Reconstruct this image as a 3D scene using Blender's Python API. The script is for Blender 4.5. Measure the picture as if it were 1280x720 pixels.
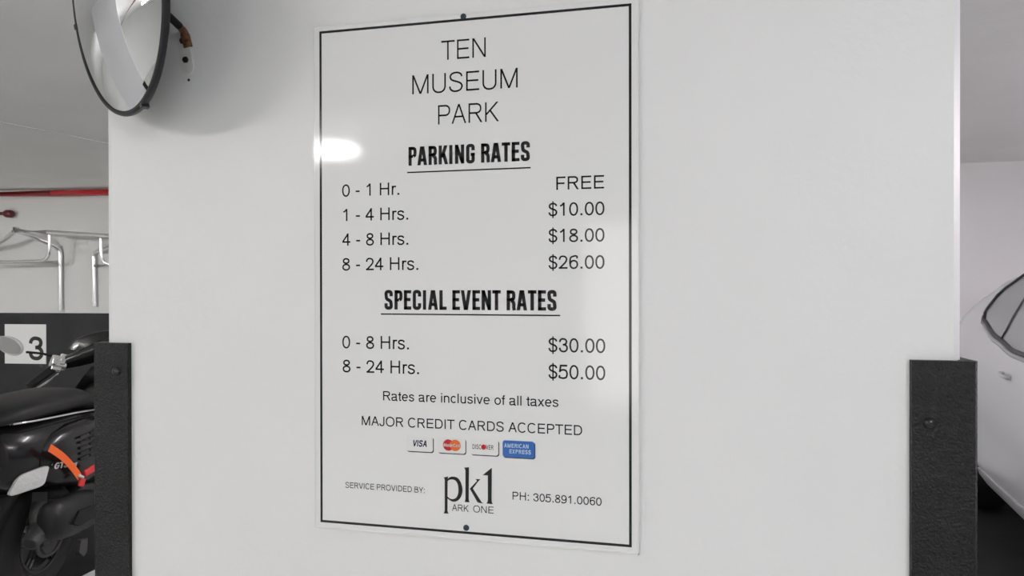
import bpy, bmesh, math, random
from mathutils import Vector, Matrix
random.seed(7)
SC = bpy.context.scene
COL = SC.collection
for o in list(bpy.data.objects):
    bpy.data.objects.remove(o)

# ------------------------------------------------------------------ camera
F = 853.0
YAW, PITCH, ROLL = 0.2205916, -0.0037198, -0.0013008
CAM = Vector((0.32998, -1.1312, 1.40))
_r = Vector((math.cos(YAW), math.sin(YAW), 0))
_f = Vector((-math.sin(YAW), math.cos(YAW), 0))
_u = Vector((0, 0, 1))
_f2 = _f * math.cos(PITCH) + _u * math.sin(PITCH)
_u2 = _u * math.cos(PITCH) - _f * math.sin(PITCH)
RR = _r * math.cos(ROLL) + _u2 * math.sin(ROLL)
UU = _u2 * math.cos(ROLL) - _r * math.sin(ROLL)
FF = _f2
cam = bpy.data.cameras.new('camera')
cam.sensor_width = 36.0
cam.lens = F / 1280 * 36
cam.clip_start = 0.02
cam.clip_end = 200
co = bpy.data.objects.new('camera', cam)
COL.objects.link(co)
m = Matrix.Identity(4)
for i in range(3):
    m[i][0], m[i][1], m[i][2], m[i][3] = RR[i], UU[i], -FF[i], CAM[i]
co.matrix_world = m
SC.camera = co

# ------------------------------------------------------------------ view, world, lamps
SC.view_settings.view_transform = 'Standard'
SC.view_settings.look = 'None'
SC.view_settings.gamma = 1.0
SC.view_settings.use_curve_mapping = False
SC.view_settings.exposure = -0.38
world = bpy.data.worlds.new('outdoor_light')
SC.world = world
world.use_nodes = True
world.node_tree.nodes['Background'].inputs[0].default_value = (1.0, 0.97, 0.92, 1)
world.node_tree.nodes['Background'].inputs[1].default_value = 4.5
LAMP_STRENGTH = 140.0
LAMPS = [  # centre, along x?, relative strength, tint, where it hangs
    ((-2.165, -2.74, 2.245), True, 0.60, (1.0, 0.985, 0.96), 'front left of the pillar'),
    ((-5.0, -2.74, 2.245), True, 0.60, (1.0, 0.985, 0.96), 'farthest left of the aisle'),
    ((1.60, -2.74, 2.245), True, 0.84, (0.96, 0.98, 1.0), 'front right of the pillar'),
    ((-5.05, -0.32, 2.245), True, 2.1, (1.0, 0.99, 0.95), 'added unseen behind the neighbouring pillar'),  # added lamp, out of view, brightens the scooter bay and left ceiling
    ((4.1, 1.6, 2.245), False, 1.6, (1.0, 0.90, 0.97), 'added unseen above the parked car'),  # added lamp, its pinkish tint colours and brightens the right wall
    ((-0.2, 2.9, 2.20), True, 0.70, (1.0, 0.965, 0.985), 'added unseen behind the pillar'),  # added lamp, hidden, lights the car side, back walls and ceiling
]
CEIL = 2.348

# ------------------------------------------------------------------ helpers
def tag(o, label=None, cat=None, group=None, kind=None):
    if label: o['label'] = label
    if cat: o['category'] = cat
    if group: o['group'] = group
    if kind: o['kind'] = kind
    return o

def empty(name, loc=(0, 0, 0), rz=0.0):
    o = bpy.data.objects.new(name, None)
    o.empty_display_size = 0.1
    o.location = loc
    o.rotation_euler = (0, 0, rz)
    COL.objects.link(o)
    return o

def build(name, bm, mat, parent=None, smooth=None):
    """link a bmesh as ONE mesh object; smooth = sharp-edge angle in degrees"""
    me = bpy.data.meshes.new(name)
    bm.to_mesh(me)
    bm.free()
    if smooth is not None:
        for p in me.polygons: p.use_smooth = True
        try: me.set_sharp_from_angle(angle=math.radians(smooth))
        except Exception: pass
    for x in (mat if isinstance(mat, (list, tuple)) else [mat]):
        me.materials.append(x)
    o = bpy.data.objects.new(name, me)
    COL.objects.link(o)
    if parent: o.parent = parent
    return o

def BM(): return bmesh.new()

def box(bm, x0, x1, y0, y1, z0, z1, bevel=0.0, seg=2):
    g = bmesh.ops.create_cube(bm, size=1.0)
    for v in g['verts']:
        v.co = Vector(((x0 + x1) / 2 + v.co.x * (x1 - x0), (y0 + y1) / 2 + v.co.y * (y1 - y0), (z0 + z1) / 2 + v.co.z * (z1 - z0)))
    if bevel:
        es = list({e for v in g['verts'] for e in v.link_edges})
        bmesh.ops.bevel(bm, geom=es, offset=bevel, segments=seg, affect='EDGES', profile=0.5)
    return bm

def loft(bm, rings, cap=True, closed=True):
    vs = [[bm.verts.new(p) for p in r] for r in rings]
    n = len(rings[0])
    for a, b in zip(vs[:-1], vs[1:]):
        for i in range(n if closed else n - 1):
            j = (i + 1) % n
            bm.faces.new((a[i], a[j], b[j], b[i]))
    if cap and closed:
        bm.faces.new(list(reversed(vs[0])))
        bm.faces.new(vs[-1])
    bmesh.ops.recalc_face_normals(bm, faces=bm.faces[:])
    return bm

def frame_for(d, ref=None):
    d = d.normalized()
    r = ref if ref is not None else (Vector((0, 0, 1)) if abs(d.z) < 0.9 else Vector((1, 0, 0)))
    a = d.cross(r).normalized()
    return a, a.cross(d).normalized()

def tube(bm, pts, r, n=12, cap=True, flat=1.0):
    """round tube through pts; r a number or one radius per point; flat squashes the second axis"""
    pts = [Vector(p) for p in pts]
    rs = r if isinstance(r, (list, tuple)) else [r] * len(pts)
    rings, prev = [], None
    for i, p in enumerate(pts):
        d = (pts[min(i + 1, len(pts) - 1)] - pts[max(i - 1, 0)])
        d.normalize()
        if prev is None:
            a, b = frame_for(d)
        else:
            a = (prev - d * prev.dot(d)).normalized()
            b = d.cross(a).normalized()
        prev = a
        rings.append([p + a * (rs[i] * math.cos(t)) + b * (rs[i] * flat * math.sin(t)) for t in [2 * math.pi * k / n for k in range(n)]])
    return loft(bm, rings, cap)

def smooth_pts(pts, per=6):
    """Catmull-Rom through points"""
    P = [Vector(p) for p in pts]
    out = []
    for i in range(len(P) - 1):
        p0, p1, p2, p3 = P[max(i - 1, 0)], P[i], P[i + 1], P[min(i + 2, len(P) - 1)]
        for k in range(per):
            t = k / per
            out.append(0.5 * ((2 * p1) + (p2 - p0) * t + (2 * p0 - 5 * p1 + 4 * p2 - p3) * t * t + (3 * p1 - p0 - 3 * p2 + p3) * t ** 3))
    out.append(P[-1])
    return out

def lathe(bm, prof, origin, axis, n=32):
    """prof: (radius, distance along axis)"""
    o, d = Vector(origin), Vector(axis).normalized()
    a, b = frame_for(d)
    vs = []
    for r, h in prof:
        if r < 1e-6:
            vs.append([bm.verts.new(o + d * h)])
        else:
            vs.append([bm.verts.new(o + d * h + a * (r * math.cos(t)) + b * (r * math.sin(t))) for t in [2 * math.pi * k / n for k in range(n)]])
    for p, q in zip(vs[:-1], vs[1:]):
        for i in range(n):
            j = (i + 1) % n
            if len(p) == 1 and len(q) == 1: continue
            if len(p) == 1: bm.faces.new((p[0], q[j], q[i]))
            elif len(q) == 1: bm.faces.new((p[i], p[j], q[0]))
            else: bm.faces.new((p[i], p[j], q[j], q[i]))
    bmesh.ops.recalc_face_normals(bm, faces=bm.faces[:])
    return bm

def torus(bm, origin, axis, R, r, n=48, k=14, flat=1.0):
    prof = [(R + r * math.cos(t), r * flat * math.sin(t)) for t in [2 * math.pi * i / k for i in range(k + 1)]]
    lathe(bm, prof, origin, axis, n)
    bmesh.ops.remove_doubles(bm, verts=bm.verts[:], dist=1e-5)
    return bm

def ellipsoid(bm, c, rx, ry, rz, useg=24, vseg=14):
    g = bmesh.ops.create_uvsphere(bm, u_segments=useg, v_segments=vseg, radius=1.0)
    for v in g['verts']:
        v.co = Vector((c[0] + v.co.x * rx, c[1] + v.co.y * ry, c[2] + v.co.z * rz))
    return bm

def prism(bm, poly, fn, d0, d1):
    """extrude a 2-D outline; fn(a, b, depth) -> point"""
    A = [bm.verts.new(fn(a, b, d0)) for a, b in poly]
    B = [bm.verts.new(fn(a, b, d1)) for a, b in poly]
    n = len(poly)
    bm.faces.new(A); bm.faces.new(list(reversed(B)))
    for i in range(n):
        bm.faces.new((A[i], B[i], B[(i + 1) % n], A[(i + 1) % n]))
    bmesh.ops.recalc_face_normals(bm, faces=bm.faces[:])
    return bm

def rrect(x0, x1, z0, z1, r, n=5):
    out = []
    for cx, cz, a in ((x1 - r, z1 - r, 0), (x0 + r, z1 - r, 90), (x0 + r, z0 + r, 180), (x1 - r, z0 + r, 270)):
        for k in range(n + 1):
            t = math.radians(a + 90 * k / n)
            out.append((cx + r * math.cos(t), cz + r * math.sin(t)))
    return out

# ------------------------------------------------------------------ materials
def mat(name, col, rough=0.5, metal=0.0, spec=0.5, bump=None, coat=0.0, vary=None, emit=None):
    """bump: list of (scale, strength, distance); vary: (scale, amount) gentle mottling of the paint itself"""
    M = bpy.data.materials.new(name)
    M.use_nodes = True
    nt = M.node_tree
    b = nt.nodes['Principled BSDF']
    b.inputs['Base Color'].default_value = (*col, 1)
    b.inputs['Roughness'].default_value = rough
    b.inputs['Metallic'].default_value = metal
    b.inputs['Specular IOR Level'].default_value = spec
    b.inputs['Coat Weight'].default_value = coat
    b.inputs['Coat Roughness'].default_value = 0.06
    tc = nt.nodes.new('ShaderNodeTexCoord')
    if vary:
        nz = nt.nodes.new('ShaderNodeTexNoise')
        nz.inputs['Scale'].default_value = vary[0]
        nz.inputs['Detail'].default_value = 5
        nt.links.new(tc.outputs['Object'], nz.inputs['Vector'])
        cr = nt.nodes.new('ShaderNodeValToRGB')
        cr.color_ramp.elements[0].position = 0.3
        cr.color_ramp.elements[1].position = 0.7
        cr.color_ramp.elements[0].color = (*[c * (1 - vary[1]) for c in col], 1)
        cr.color_ramp.elements[1].color = (*[min(1, c * (1 + vary[1])) for c in col], 1)
        nt.links.new(nz.outputs['Fac'], cr.inputs['Fac'])
        nt.links.new(cr.outputs['Color'], b.inputs['Base Color'])
    prev = None
    for sc, st, dist in (bump or []):
        nz = nt.nodes.new('ShaderNodeTexNoise')
        nz.inputs['Scale'].default_value = sc
        nz.inputs['Detail'].default_value = 4
        nt.links.new(tc.outputs['Object'], nz.inputs['Vector'])
        bp = nt.nodes.new('ShaderNodeBump')
        bp.inputs['Strength'].default_value = st
        bp.inputs['Distance'].default_value = dist
        nt.links.new(nz.outputs['Fac'], bp.inputs['Height'])
        if prev: nt.links.new(prev.outputs['Normal'], bp.inputs['Normal'])
        nt.links.new(bp.outputs['Normal'], b.inputs['Normal'])
        prev = bp
    if emit:
        b.inputs['Emission Color'].default_value = (*emit[0], 1)
        b.inputs['Emission Strength'].default_value = emit[1]
    return M

WALLP = mat('white_wall_paint', (0.80, 0.80, 0.805), 0.45, spec=0.35, bump=[(9, 0.25, 0.012), (60, 0.22, 0.003), (260, 0.12, 0.001)], vary=(3.0, 0.012))
BACKW = mat('back_wall_paint', (0.70, 0.70, 0.695), 0.6, spec=0.3, bump=[(30, 0.2, 0.004)], vary=(1.5, 0.02))
CEILM = mat('ceiling_paint', (0.88, 0.88, 0.87), 0.75, spec=0.25, bump=[(4, 0.3, 0.02), (40, 0.2, 0.004)], vary=(1.2, 0.04))
SEAMM = mat('ceiling_caulk', (0.74, 0.74, 0.72), 0.7, bump=[(40, 0.3, 0.004)])
CONC = mat('grey_concrete', (0.50, 0.50, 0.49), 0.6, bump=[(25, 0.3, 0.004)], vary=(3, 0.12))
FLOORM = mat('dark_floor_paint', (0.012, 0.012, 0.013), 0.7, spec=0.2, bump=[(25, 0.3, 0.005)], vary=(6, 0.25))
STRIPE = mat('white_line_paint', (0.78, 0.78, 0.76), 0.6, bump=[(60, 0.2, 0.002)], vary=(20, 0.05))
DADO = mat('black_wall_paint', (0.030, 0.030, 0.033), 0.6, spec=0.25, bump=[(30, 0.2, 0.004)], vary=(4, 0.2))
BLACKG = mat('black_guard_paint', (0.0070, 0.0070, 0.0080), 0.36, spec=0.32, bump=[(70, 0.4, 0.004), (260, 0.9, 0.0028)], vary=(14, 0.35))
SIGNW = mat('white_sign_plastic', (0.80, 0.80, 0.805), 0.045, spec=0.5, bump=[(330, 0.07, 0.0006)])
SIGNEDGE = mat('sign_edge_plastic', (0.80, 0.80, 0.79), 0.15)
INK = mat('black_ink', (0.013, 0.013, 0.015), 0.10, spec=0.4)
SCREWM = mat('dark_screw_steel', (0.035, 0.055, 0.075), 0.35, metal=0.6)
BLACKSCREW = mat('painted_screw_head', (0.03, 0.03, 0.033), 0.2, metal=0.3)
CARDW = mat('card_white', (0.78, 0.78, 0.77), 0.12)
CARDSHADE = mat('card_edge_ink', (0.05, 0.05, 0.055), 0.2)
NAVY = mat('navy_ink', (0.012, 0.014, 0.075), 0.2)
REDINK = mat('red_ink', (0.50, 0.014, 0.018), 0.2)
ORANGEINK = mat('orange_ink', (0.72, 0.15, 0.03), 0.2)
WHITEINK = mat('white_ink', (0.80, 0.78, 0.78), 0.2)
BLUEINK = mat('blue_ink', (0.035, 0.14, 0.46), 0.2)
PALEBLUE = mat('pale_blue_ink', (0.50, 0.64, 0.82), 0.2)
MIRRORM = mat('mirror_glass', (0.86, 0.88, 0.90), 0.025, metal=1.0)
RIMM = mat('grey_rubber_rim', (0.014, 0.0145, 0.016), 0.4, spec=0.35)
MBACK = mat('black_mirror_back', (0.010, 0.010, 0.010), 0.55, spec=0.2)
RUSTM = mat('rusty_steel', (0.13, 0.055, 0.022), 0.8, bump=[(150, 0.6, 0.002)], vary=(120, 0.8))
PLATEM = mat('white_painted_plate', (0.72, 0.72, 0.71), 0.5, bump=[(90, 0.3, 0.001)], vary=(60, 0.06))
HOLEM = mat('dark_hole', (0.02, 0.02, 0.02), 0.9)
REDPIPE = mat('red_pipe_paint', (0.40, 0.014, 0.022), 0.18, spec=0.6, bump=[(30, 0.1, 0.002)])
DARKRED = mat('dark_red_fitting', (0.10, 0.006, 0.012), 0.35)
CHROME = mat('chrome_tube', (0.90, 0.90, 0.90), 0.22, metal=1.0, bump=[(30, 0.04, 0.002)])
PLATEW = mat('white_number_plate', (0.82, 0.82, 0.82), 0.4)
NUMINK = mat('black_number_paint', (0.02, 0.02, 0.02), 0.5)
SCBODY = mat('black_gloss_body', (0.0065, 0.0065, 0.0072), 0.25, spec=0.35, coat=0.25)
SCMATT = mat('black_matt_plastic', (0.010, 0.010, 0.0105), 0.6, spec=0.25, bump=[(200, 0.2, 0.001)])
SEATM = mat('black_seat_vinyl', (0.017, 0.017, 0.0175), 0.5, spec=0.3, bump=[(300, 0.25, 0.001)])
TYREM = mat('tyre_rubber', (0.009, 0.009, 0.009), 0.85, bump=[(120, 0.3, 0.003)])
RIMBLK = mat('dark_wheel_alloy', (0.030, 0.030, 0.032), 0.35, metal=0.5)
GREYMET = mat('grey_cast_metal', (0.055, 0.055, 0.055), 0.5, metal=0.3, bump=[(80, 0.2, 0.002)])
MUFF = mat('dark_muffler_metal', (0.018, 0.018, 0.0185), 0.4, metal=0.2, spec=0.35)
CHROMEP = mat('bright_polished_metal', (0.78, 0.78, 0.77), 0.16, metal=0.8)
CLEARLENS = mat('clear_signal_lens', (0.62, 0.63, 0.62), 0.12, spec=0.8, bump=[(60, 0.8, 0.006)])
REDLENS = mat('red_lens', (0.42, 0.012, 0.03), 0.15)
CARTAIL = mat('red_tail_lamp_added_glow', (0.42, 0.012, 0.03), 0.15, emit=((1.0, 0.10, 0.14), 40.0))  # glow added to the hidden tail lamps to redden wall and ceiling
ORANGEST = mat('orange_strap_fabric', (0.90, 0.135, 0.015), 0.55, bump=[(300, 0.3, 0.001)])
REDBUCK = mat('red_plastic', (0.62, 0.022, 0.022), 0.4)
SILVER = mat('silver_lettering', (0.72, 0.72, 0.72), 0.3, metal=0.6)
SCMIRROR = mat('grey_mirror_shell', (0.60, 0.60, 0.59), 0.25)
CARP = mat('white_car_paint', (0.56, 0.56, 0.585), 0.25, coat=0.7)
CARGLASS = mat('dark_car_glass', (0.30, 0.30, 0.32), 0.05, spec=0.8)
CARTRIM = mat('black_window_seal', (0.012, 0.012, 0.014), 0.35)
CARHANDLE = mat('grey_handle_paint', (0.45, 0.45, 0.46), 0.4)
CARBLK = mat('black_car_plastic', (0.014, 0.014, 0.015), 0.6)
CARGREY = mat('grey_sill_trim', (0.36, 0.36, 0.365), 0.45)
HOUSING = mat('lamp_housing', (0.75, 0.75, 0.75), 0.5)
DOORM = mat('grey_door_frame', (0.35, 0.35, 0.36), 0.5)

# ------------------------------------------------------------------ the setting
def structure(name, bm, m, parent=None, smooth=None):
    o = build(name, bm, m, parent, smooth)
    o['kind'] = 'structure'
    return o

XL, XR, YF = -9.0, 6.0, -7.0
structure('floor', box(BM(), XL - .2, XR + .2, YF - .2, 5.6, -0.12, 0.0), CONC)
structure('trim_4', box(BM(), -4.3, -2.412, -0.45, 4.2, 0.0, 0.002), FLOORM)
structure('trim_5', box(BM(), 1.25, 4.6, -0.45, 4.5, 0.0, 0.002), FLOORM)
structure('ceiling', box(BM(), XL - .2, XR + .2, YF - .2, 5.6, CEIL, CEIL + 0.15), CEILM)

# left stretch of the back wall, turned a few degrees
BWQ = Vector((-5.5, 4.43, 0)); BWT = Vector((0.995, 0.0995, 0)); BWN = Vector((0.0995, -0.995, 0))
def bw(s, d, z): return BWQ + BWT * s + BWN * d + Vector((0, 0, z))
def bwbox(s0, s1, d0, d1, z0, z1, bevel=0.0):
    bm = box(BM(), s0, s1, d0, d1, z0, z1, bevel)
    for v in bm.verts: v.co = bw(v.co.x, v.co.y, v.co.z)
    bmesh.ops.recalc_face_normals(bm, faces=bm.faces[:])
    return bm
def onbw(px, py, d=0.0):
    """point where the sight line of a photo position meets a plane d metres in front of the back wall -> (s, z)"""
    r = FF + RR * ((px - 640) / F) - UU * ((py - 360) / F)
    k = (d - (CAM - BWQ).dot(BWN)) / r.dot(BWN)
    P = CAM + r * k
    return (P - BWQ).dot(BWT), P.z
structure('wall_back_left', bwbox(-3.8, 4.6, -0.2, 0.0, 0, CEIL), BACKW)
structure('trim_1', bwbox(-3.7, 4.6, 0.0, 0.006, 0.0, onbw(65, 391.3)[1]), DADO)
structure('wall_back_right', box(BM(), -1.75, XR + .2, 4.82, 5.02, 0, CEIL), BACKW)
structure('wall_left', box(BM(), XL - 0.2, XL, YF - .2, 4.6, 0, CEIL), BACKW)
structure('wall_right', box(BM(), XR, XR + 0.2, YF - .2, 4.9, 0, CEIL), BACKW)
DX0, DX1, DH = -0.62, 0.42, 2.15
structure('wall_rear_left', box(BM(), XL, DX0, YF - 0.2, YF, 0, CEIL), BACKW)
structure('wall_rear_right', box(BM(), DX1, XR, YF - 0.2, YF, 0, CEIL), BACKW)
structure('wall_rear_lintel', box(BM(), DX0, DX1, YF - 0.2, YF, DH, CEIL), BACKW)
# the pillar the sign hangs on: eased vertical edges
PX0, PX1, PD = -0.741, 0.7625, 0.78
def pillar_outline(x0, x1, y0, y1, r):
    return [(x0, y1), (x0, y0 + r), (x0 + r * .3, y0 + r * .3), (x0 + r, y0), (x1 - r, y0), (x1 - r * .12, y0 + r * .88), (x1, y0 + r * 1.2), (x1, y1)]
structure('wall_pillar', prism(BM(), pillar_outline(PX0, PX1, 0.0, PD, 0.0145), lambda a, b, d: Vector((a, b, d)), 0.0, CEIL), WALLP)
structure('wall_left_pillar', prism(BM(), pillar_outline(-4.2, -2.75, -0.62, 0.2, 0.0145), lambda a, b, d: Vector((a, b, d)), 0.0, CEIL), WALLP)
# caulked seam across the ceiling, white bay line on the floor
bm = BM()
sa, sb = Vector((-3.408, 2.064, 0)), Vector((-3.284, 2.679, 0))
sd = (sb - sa).normalized(); sn = Vector((-sd.y, sd.x, 0))
pa, pb = sa - sd * 2.2, sb + sd * 2.2
prism(bm, [(0, -.007), (1, -.007), (1, .007), (0, .007)], lambda a, b, d: pa.lerp(pb, a) + sn * b + Vector((0, 0, d)), CEIL - 0.004, CEIL)
structure('trim_2', bm, SEAMM)
structure('trim_3', box(BM(), -2.412, -2.31, -0.4, 4.7, 0.0, 0.003), STRIPE)

# ------------------------------------------------------------------ ceiling lamps (out of view, they light the place)
for i, (c, alongx, k, tint, place) in enumerate(LAMPS):
    r = empty('ceiling_lamp', c)
    tag(r, 'long white fluorescent ceiling lamp ' + place, 'ceiling lamp', 'ceiling lamps')
    L, W = 0.62, 0.055
    hx, hy = (L, W) if alongx else (W, L)
    bm = box(BM(), -hx * .9, hx * .9, -hy * .9, hy * .9, 0.014, 0.020)
    for k_ in (-.7, .7): box(bm, k_ * hx * alongx - .01, k_ * hx * alongx + .01, k_ * hy * (not alongx) - .01, k_ * hy * (not alongx) + .01, .019, CEIL - c[2])
    h = build('housing', bm, HOUSING, r)
    e = mat('lamp_diffuser_light', (0.9, 0.9, 0.9), 0.4, emit=(tint, LAMP_STRENGTH * k))
    d = build('diffuser', box(BM(), -hx, hx, -hy, hy, -0.034, 0.013, 0.008), e, r)

# ------------------------------------------------------------------ lettering: strokes and outlines
def sup(cx, cy, rx, ry, a0, a1, n=20, p=2.25):
    out = []
    for k in range(n + 1):
        t = math.radians(a0 + (a1 - a0) * k / n)
        c, s = math.cos(t), math.sin(t)
        out.append((cx + rx * math.copysign(abs(c) ** (2 / p), c), cy + ry * math.copysign(abs(s) ** (2 / p), s)))
    return out

def cr2(pts, per=6):
    return [(v.x, v.y) for v in smooth_pts([(a, b, 0) for a, b in pts], per)]

def ribbon(pts, w, closed=False):
    """quads of a stroked line with mitred joints"""
    h = w / 2
    P = [Vector((a, b)) for a, b in pts]
    Q = [P[0]]
    for q in P[1:]:
        if (q - Q[-1]).length > 1e-4: Q.append(q)
    if closed and (Q[0] - Q[-1]).length < 1e-4: Q.pop()
    n = len(Q)
    L, Rr = [], []
    for i in range(n):
        if closed: d0, d1 = Q[i] - Q[i - 1], Q[(i + 1) % n] - Q[i]
        else:
            d0 = Q[i] - Q[i - 1] if i else Q[1] - Q[0]
            d1 = Q[i + 1] - Q[i] if i < n - 1 else d0
        d0 = d0.normalized(); d1 = d1.normalized()
        n0, n1 = Vector((-d0.y, d0.x)), Vector((-d1.y, d1.x))
        mm = (n0 + n1)
        mm = n0.copy() if mm.length < 1e-6 else mm.normalized()
        k = min(1 / max(mm.dot(n0), 0.35), 2.2)
        L.append(Q[i] + mm * h * k); Rr.append(Q[i] - mm * h * k)
    out = []
    for i in range(n if closed else n - 1):
        j = (i + 1) % n
        out.append([tuple(L[i]), tuple(Rr[i]), tuple(Rr[j]), tuple(L[j])])
    return out

def rectp(x0, x1, y0, y1): return [[(x0, y0), (x1, y0), (x1, y1), (x0, y1)]]
def diag(x0, y0, x1, y1, w):
    hw = w / 2 * math.hypot(x1 - x0, y1 - y0) / abs(y1 - y0)
    return [[(x0 - hw, y0), (x0 + hw, y0), (x1 + hw, y1), (x1 - hw, y1)]]
def box_pts(norm, x0, x1, y0, y1): return [(x0 + a * (x1 - x0), y0 + b * (y1 - y0)) for a, b in norm]

SN = [(0.98, .78), (.90, .91), (.70, .985), (.48, 1.0), (.24, .965), (.08, .87), (.05, .75), (.14, .635), (.36, .56), (.62, .505), (.86, .425), (.985, .30), (.95, .16), (.80, .05), (.50, .0), (.25, .025), (.07, .12), (.0, .27)]

def sans(ch, w, asc=True):
    """grotesque letter, 718 units cap height; returns (advance, polygons)"""
    h = w / 2; H = 718; X = 523
    V = lambda x, a=0, b=H: rectp(x - h, x + h, a, b)
    Hb = lambda a, b, y: rectp(a, b, y - h, y + h)
    hd = h * 1.12
    R = ribbon
    if ch == ' ': return 278, []
    if ch == 'T': return 611, V(305) + Hb(14, 597, H - h)
    if ch == 'E': return 667, V(86 + h) + Hb(86, 616, h) + Hb(86, 616, H - h) + Hb(86, 582, 372)
    if ch == 'F': return 611, V(86 + h) + Hb(86, 583, H - h) + Hb(86, 530, 352)
    if ch == 'H': return 722, V(77 + h) + V(646 - h) + Hb(77, 646, 380)
    if ch == 'I': return 278, V(139)
    if ch == 'N': return 722, V(76 + h) + V(646 - h) + diag(76 + hd, H, 646 - hd, 0, w)
    if ch == 'M': return 833, V(73 + h) + V(761 - h) + diag(73 + hd, H, 417, 0, w) + diag(761 - hd, H, 417, 0, w)
    if ch == 'U': return 722, R([(79 + h, H)] + sup(361.5, 250, 282.5 - h, 269 - h, 180, 360) + [(644 - h, H)], w)
    if ch == 'S': return 667, R(cr2(box_pts(SN, 49 + h, 620 - h, -19 + h, 737 - h)), w)
    if ch == 'P': return 667, V(86 + h) + R([(86, H - h), (400, H - h)] + sup(400, 508, 222 - h, 210 - h, 90, -90) + [(400, 298 + h), (86, 298 + h)], w)
    if ch == 'R': return 722, V(86 + h) + R([(86, H - h), (410, H - h)] + sup(410, 520, 232 - h, 198 - h, 90, -90) + [(410, 322 + h), (86, 322 + h)], w) + diag(400, 322 + h, 684 - hd * 1.1, 0, w * 1.05)
    if ch == 'A': return 667, diag(14 + hd, 0, 334, H, w) + diag(654 - hd, 0, 334, H, w) + Hb(150, 520, 255)
    if ch == 'K': return 667, V(76 + h) + diag(76 + h, 250, 600, H, w) + diag(270, 440, 663 - hd, 0, w * 1.02)
    if ch == 'J': return 500, R([(428 - h, H), (428 - h, 200)] + sup(222, 200, 206 - h, 219 - h, 0, -180)[1:], w)
    if ch == 'O': return 778, R(sup(389, 359, 350 - h, 378 - h, 0, 360, 44), w, True)
    if ch == 'C': return 722, R(sup(372, 359, 328 - h, 378 - h, 40, 320, 36), w)
    if ch == 'D': return 722, V(81 + h) + R([(81, H - h), (350, H - h)] + sup(350, 359, 324 - h, 359 - h, 90, -90) + [(350, h), (81, h)], w)
    if ch == 'V': return 667, diag(333, 0, 20 + hd, H, w) + diag(333, 0, 647 - hd, H, w)
    if ch == 'B': return 667, V(74 + h) + R([(74, H - h), (370, H - h)] + sup(370, 545, 215 - h, 173 - h, 90, -90) + [(370, 372 + h), (74, 372 + h)], w) + R([(74, 372 + h), (390, 372 + h)] + sup(390, 205, 237 - h, 205 - h, 90, -90) + [(390, h), (74, h)], w)
    if ch == 'Y': return 667, V(333, 0, 330) + diag(333, 290, 14 + hd, H, w) + diag(333, 290, 653 - hd, H, w)
    if ch == 'X': return 667, diag(30 + hd, 0, 630 - hd, H, w) + diag(630 - hd, 0, 30 + hd, H, w)
    if ch == '0': return 556, R(sup(278, 342, 241 - h, 361 - h, 0, 360, 40, 2.15), w, True)
    if ch == '1': return 556, V(310, 0, 703) + R(cr2([(310, 690), (262, 622), (190, 560), (109, 520)]), w)
    if ch == '2': return 556, R(cr2(box_pts([(.0, .70), (.05, .85), (.20, .965), (.47, 1.0), (.78, .955), (.96, .82), (.96, .66), (.82, .49), (.55, .30), (.25, .12), (.04, -.02)], 32 + h, 507 - h, h, 703 - h)), w) + Hb(34, 507, h)
    if ch == '3': return 556, R(cr2(box_pts([(.0, .74), (.08, .89), (.25, .98), (.47, 1.0), (.76, .95), (.90, .82), (.86, .66), (.68, .565), (.42, .54)], 34 + h, 522 - h, -19 + h, 703 - h)), w) + R(cr2(box_pts([(.42, .545), (.72, .525), (.93, .41), (.985, .27), (.90, .11), (.70, .015), (.47, .0), (.22, .04), (.06, .15), (.0, .30)], 34 + h, 522 - h, -19 + h, 703 - h)), w)
    if ch == '4': return 556, V(410 - h, 0, 703) + R([(385, 690), (45, 215)], w) + Hb(25, 523, 168 + h)
    if ch == '5': return 556, Hb(110, 480, 703 - h) + R([(140, 703), (78, 330)], w) + R(cr2([(78, 345), (150, 415), (265, 445), (400, 410), (505 - h, 310), (514 - h, 215), (480 - h, 90), (390, 10 + h), (270, -19 + h), (140, 0 + h), (60, 80), (32 + h, 180)]), w)
    if ch in '69':
        P = R(sup(283, 225, 235 - h, 244 - h, 0, 360, 32, 2.1), w, True) + R(cr2([(500 - h, 535), (455, 640), (370, 690 - h * .3), (285, 703 - h), (170, 668 - h), (85 + h * .6, 560), (38 + h, 400), (40 + h, 260)]), w)
        if ch == '9': P = [[(556 - a, 684 - b) for a, b in q] for q in P]
        return 556, P
    if ch == '8': return 556, R(sup(278, 532, 208 - h, 171 - h, 0, 360, 30, 2.1), w, True) + R(sup(278, 181, 240 - h, 200 - h, 0, 360, 32, 2.1), w, True)
    if ch == '7': return 556, Hb(40, 520, 703 - h) + R(cr2([(495, 690), (350, 480), (255, 240), (220, 0)]), w)
    if ch == '$': return 556, R(cr2(box_pts(SN, 32 + h, 520 - h, -19 + h, 703 - h)), w) + rectp(278 - h * .8, 278 + h * .8, -110, 778)
    if ch == '-': return 333, rectp(44, 289, 232, 232 + w * 1.02)
    if ch == '.': return 278, rectp(139 - w * .62, 139 + w * .62, 0, w * 1.2)
    if ch == ':': return 278, rectp(139 - w * .62, 139 + w * .62, 0, w * 1.2) + rectp(139 - w * .62, 139 + w * .62, 420, 420 + w * 1.2)
    if ch == 'G': return 778, R(sup(372, 359, 328 - h, 378 - h, 40, 320, 36) + [(700 - h, 340)], w) + Hb(420, 700, 340)
    # lower case
    if ch == 'r': return 333, V(77 + h, 0, X) + R(cr2([(77 + h, 300), (110 + h, 430), (190, X - h - 6), (270, X - h + 4), (335, X - h - 10)]), w)
    if ch == 's': return 500, R(cr2(box_pts(SN, 32 + h, 464 - h, -15 + h, 538 - h), 5), w)
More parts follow.
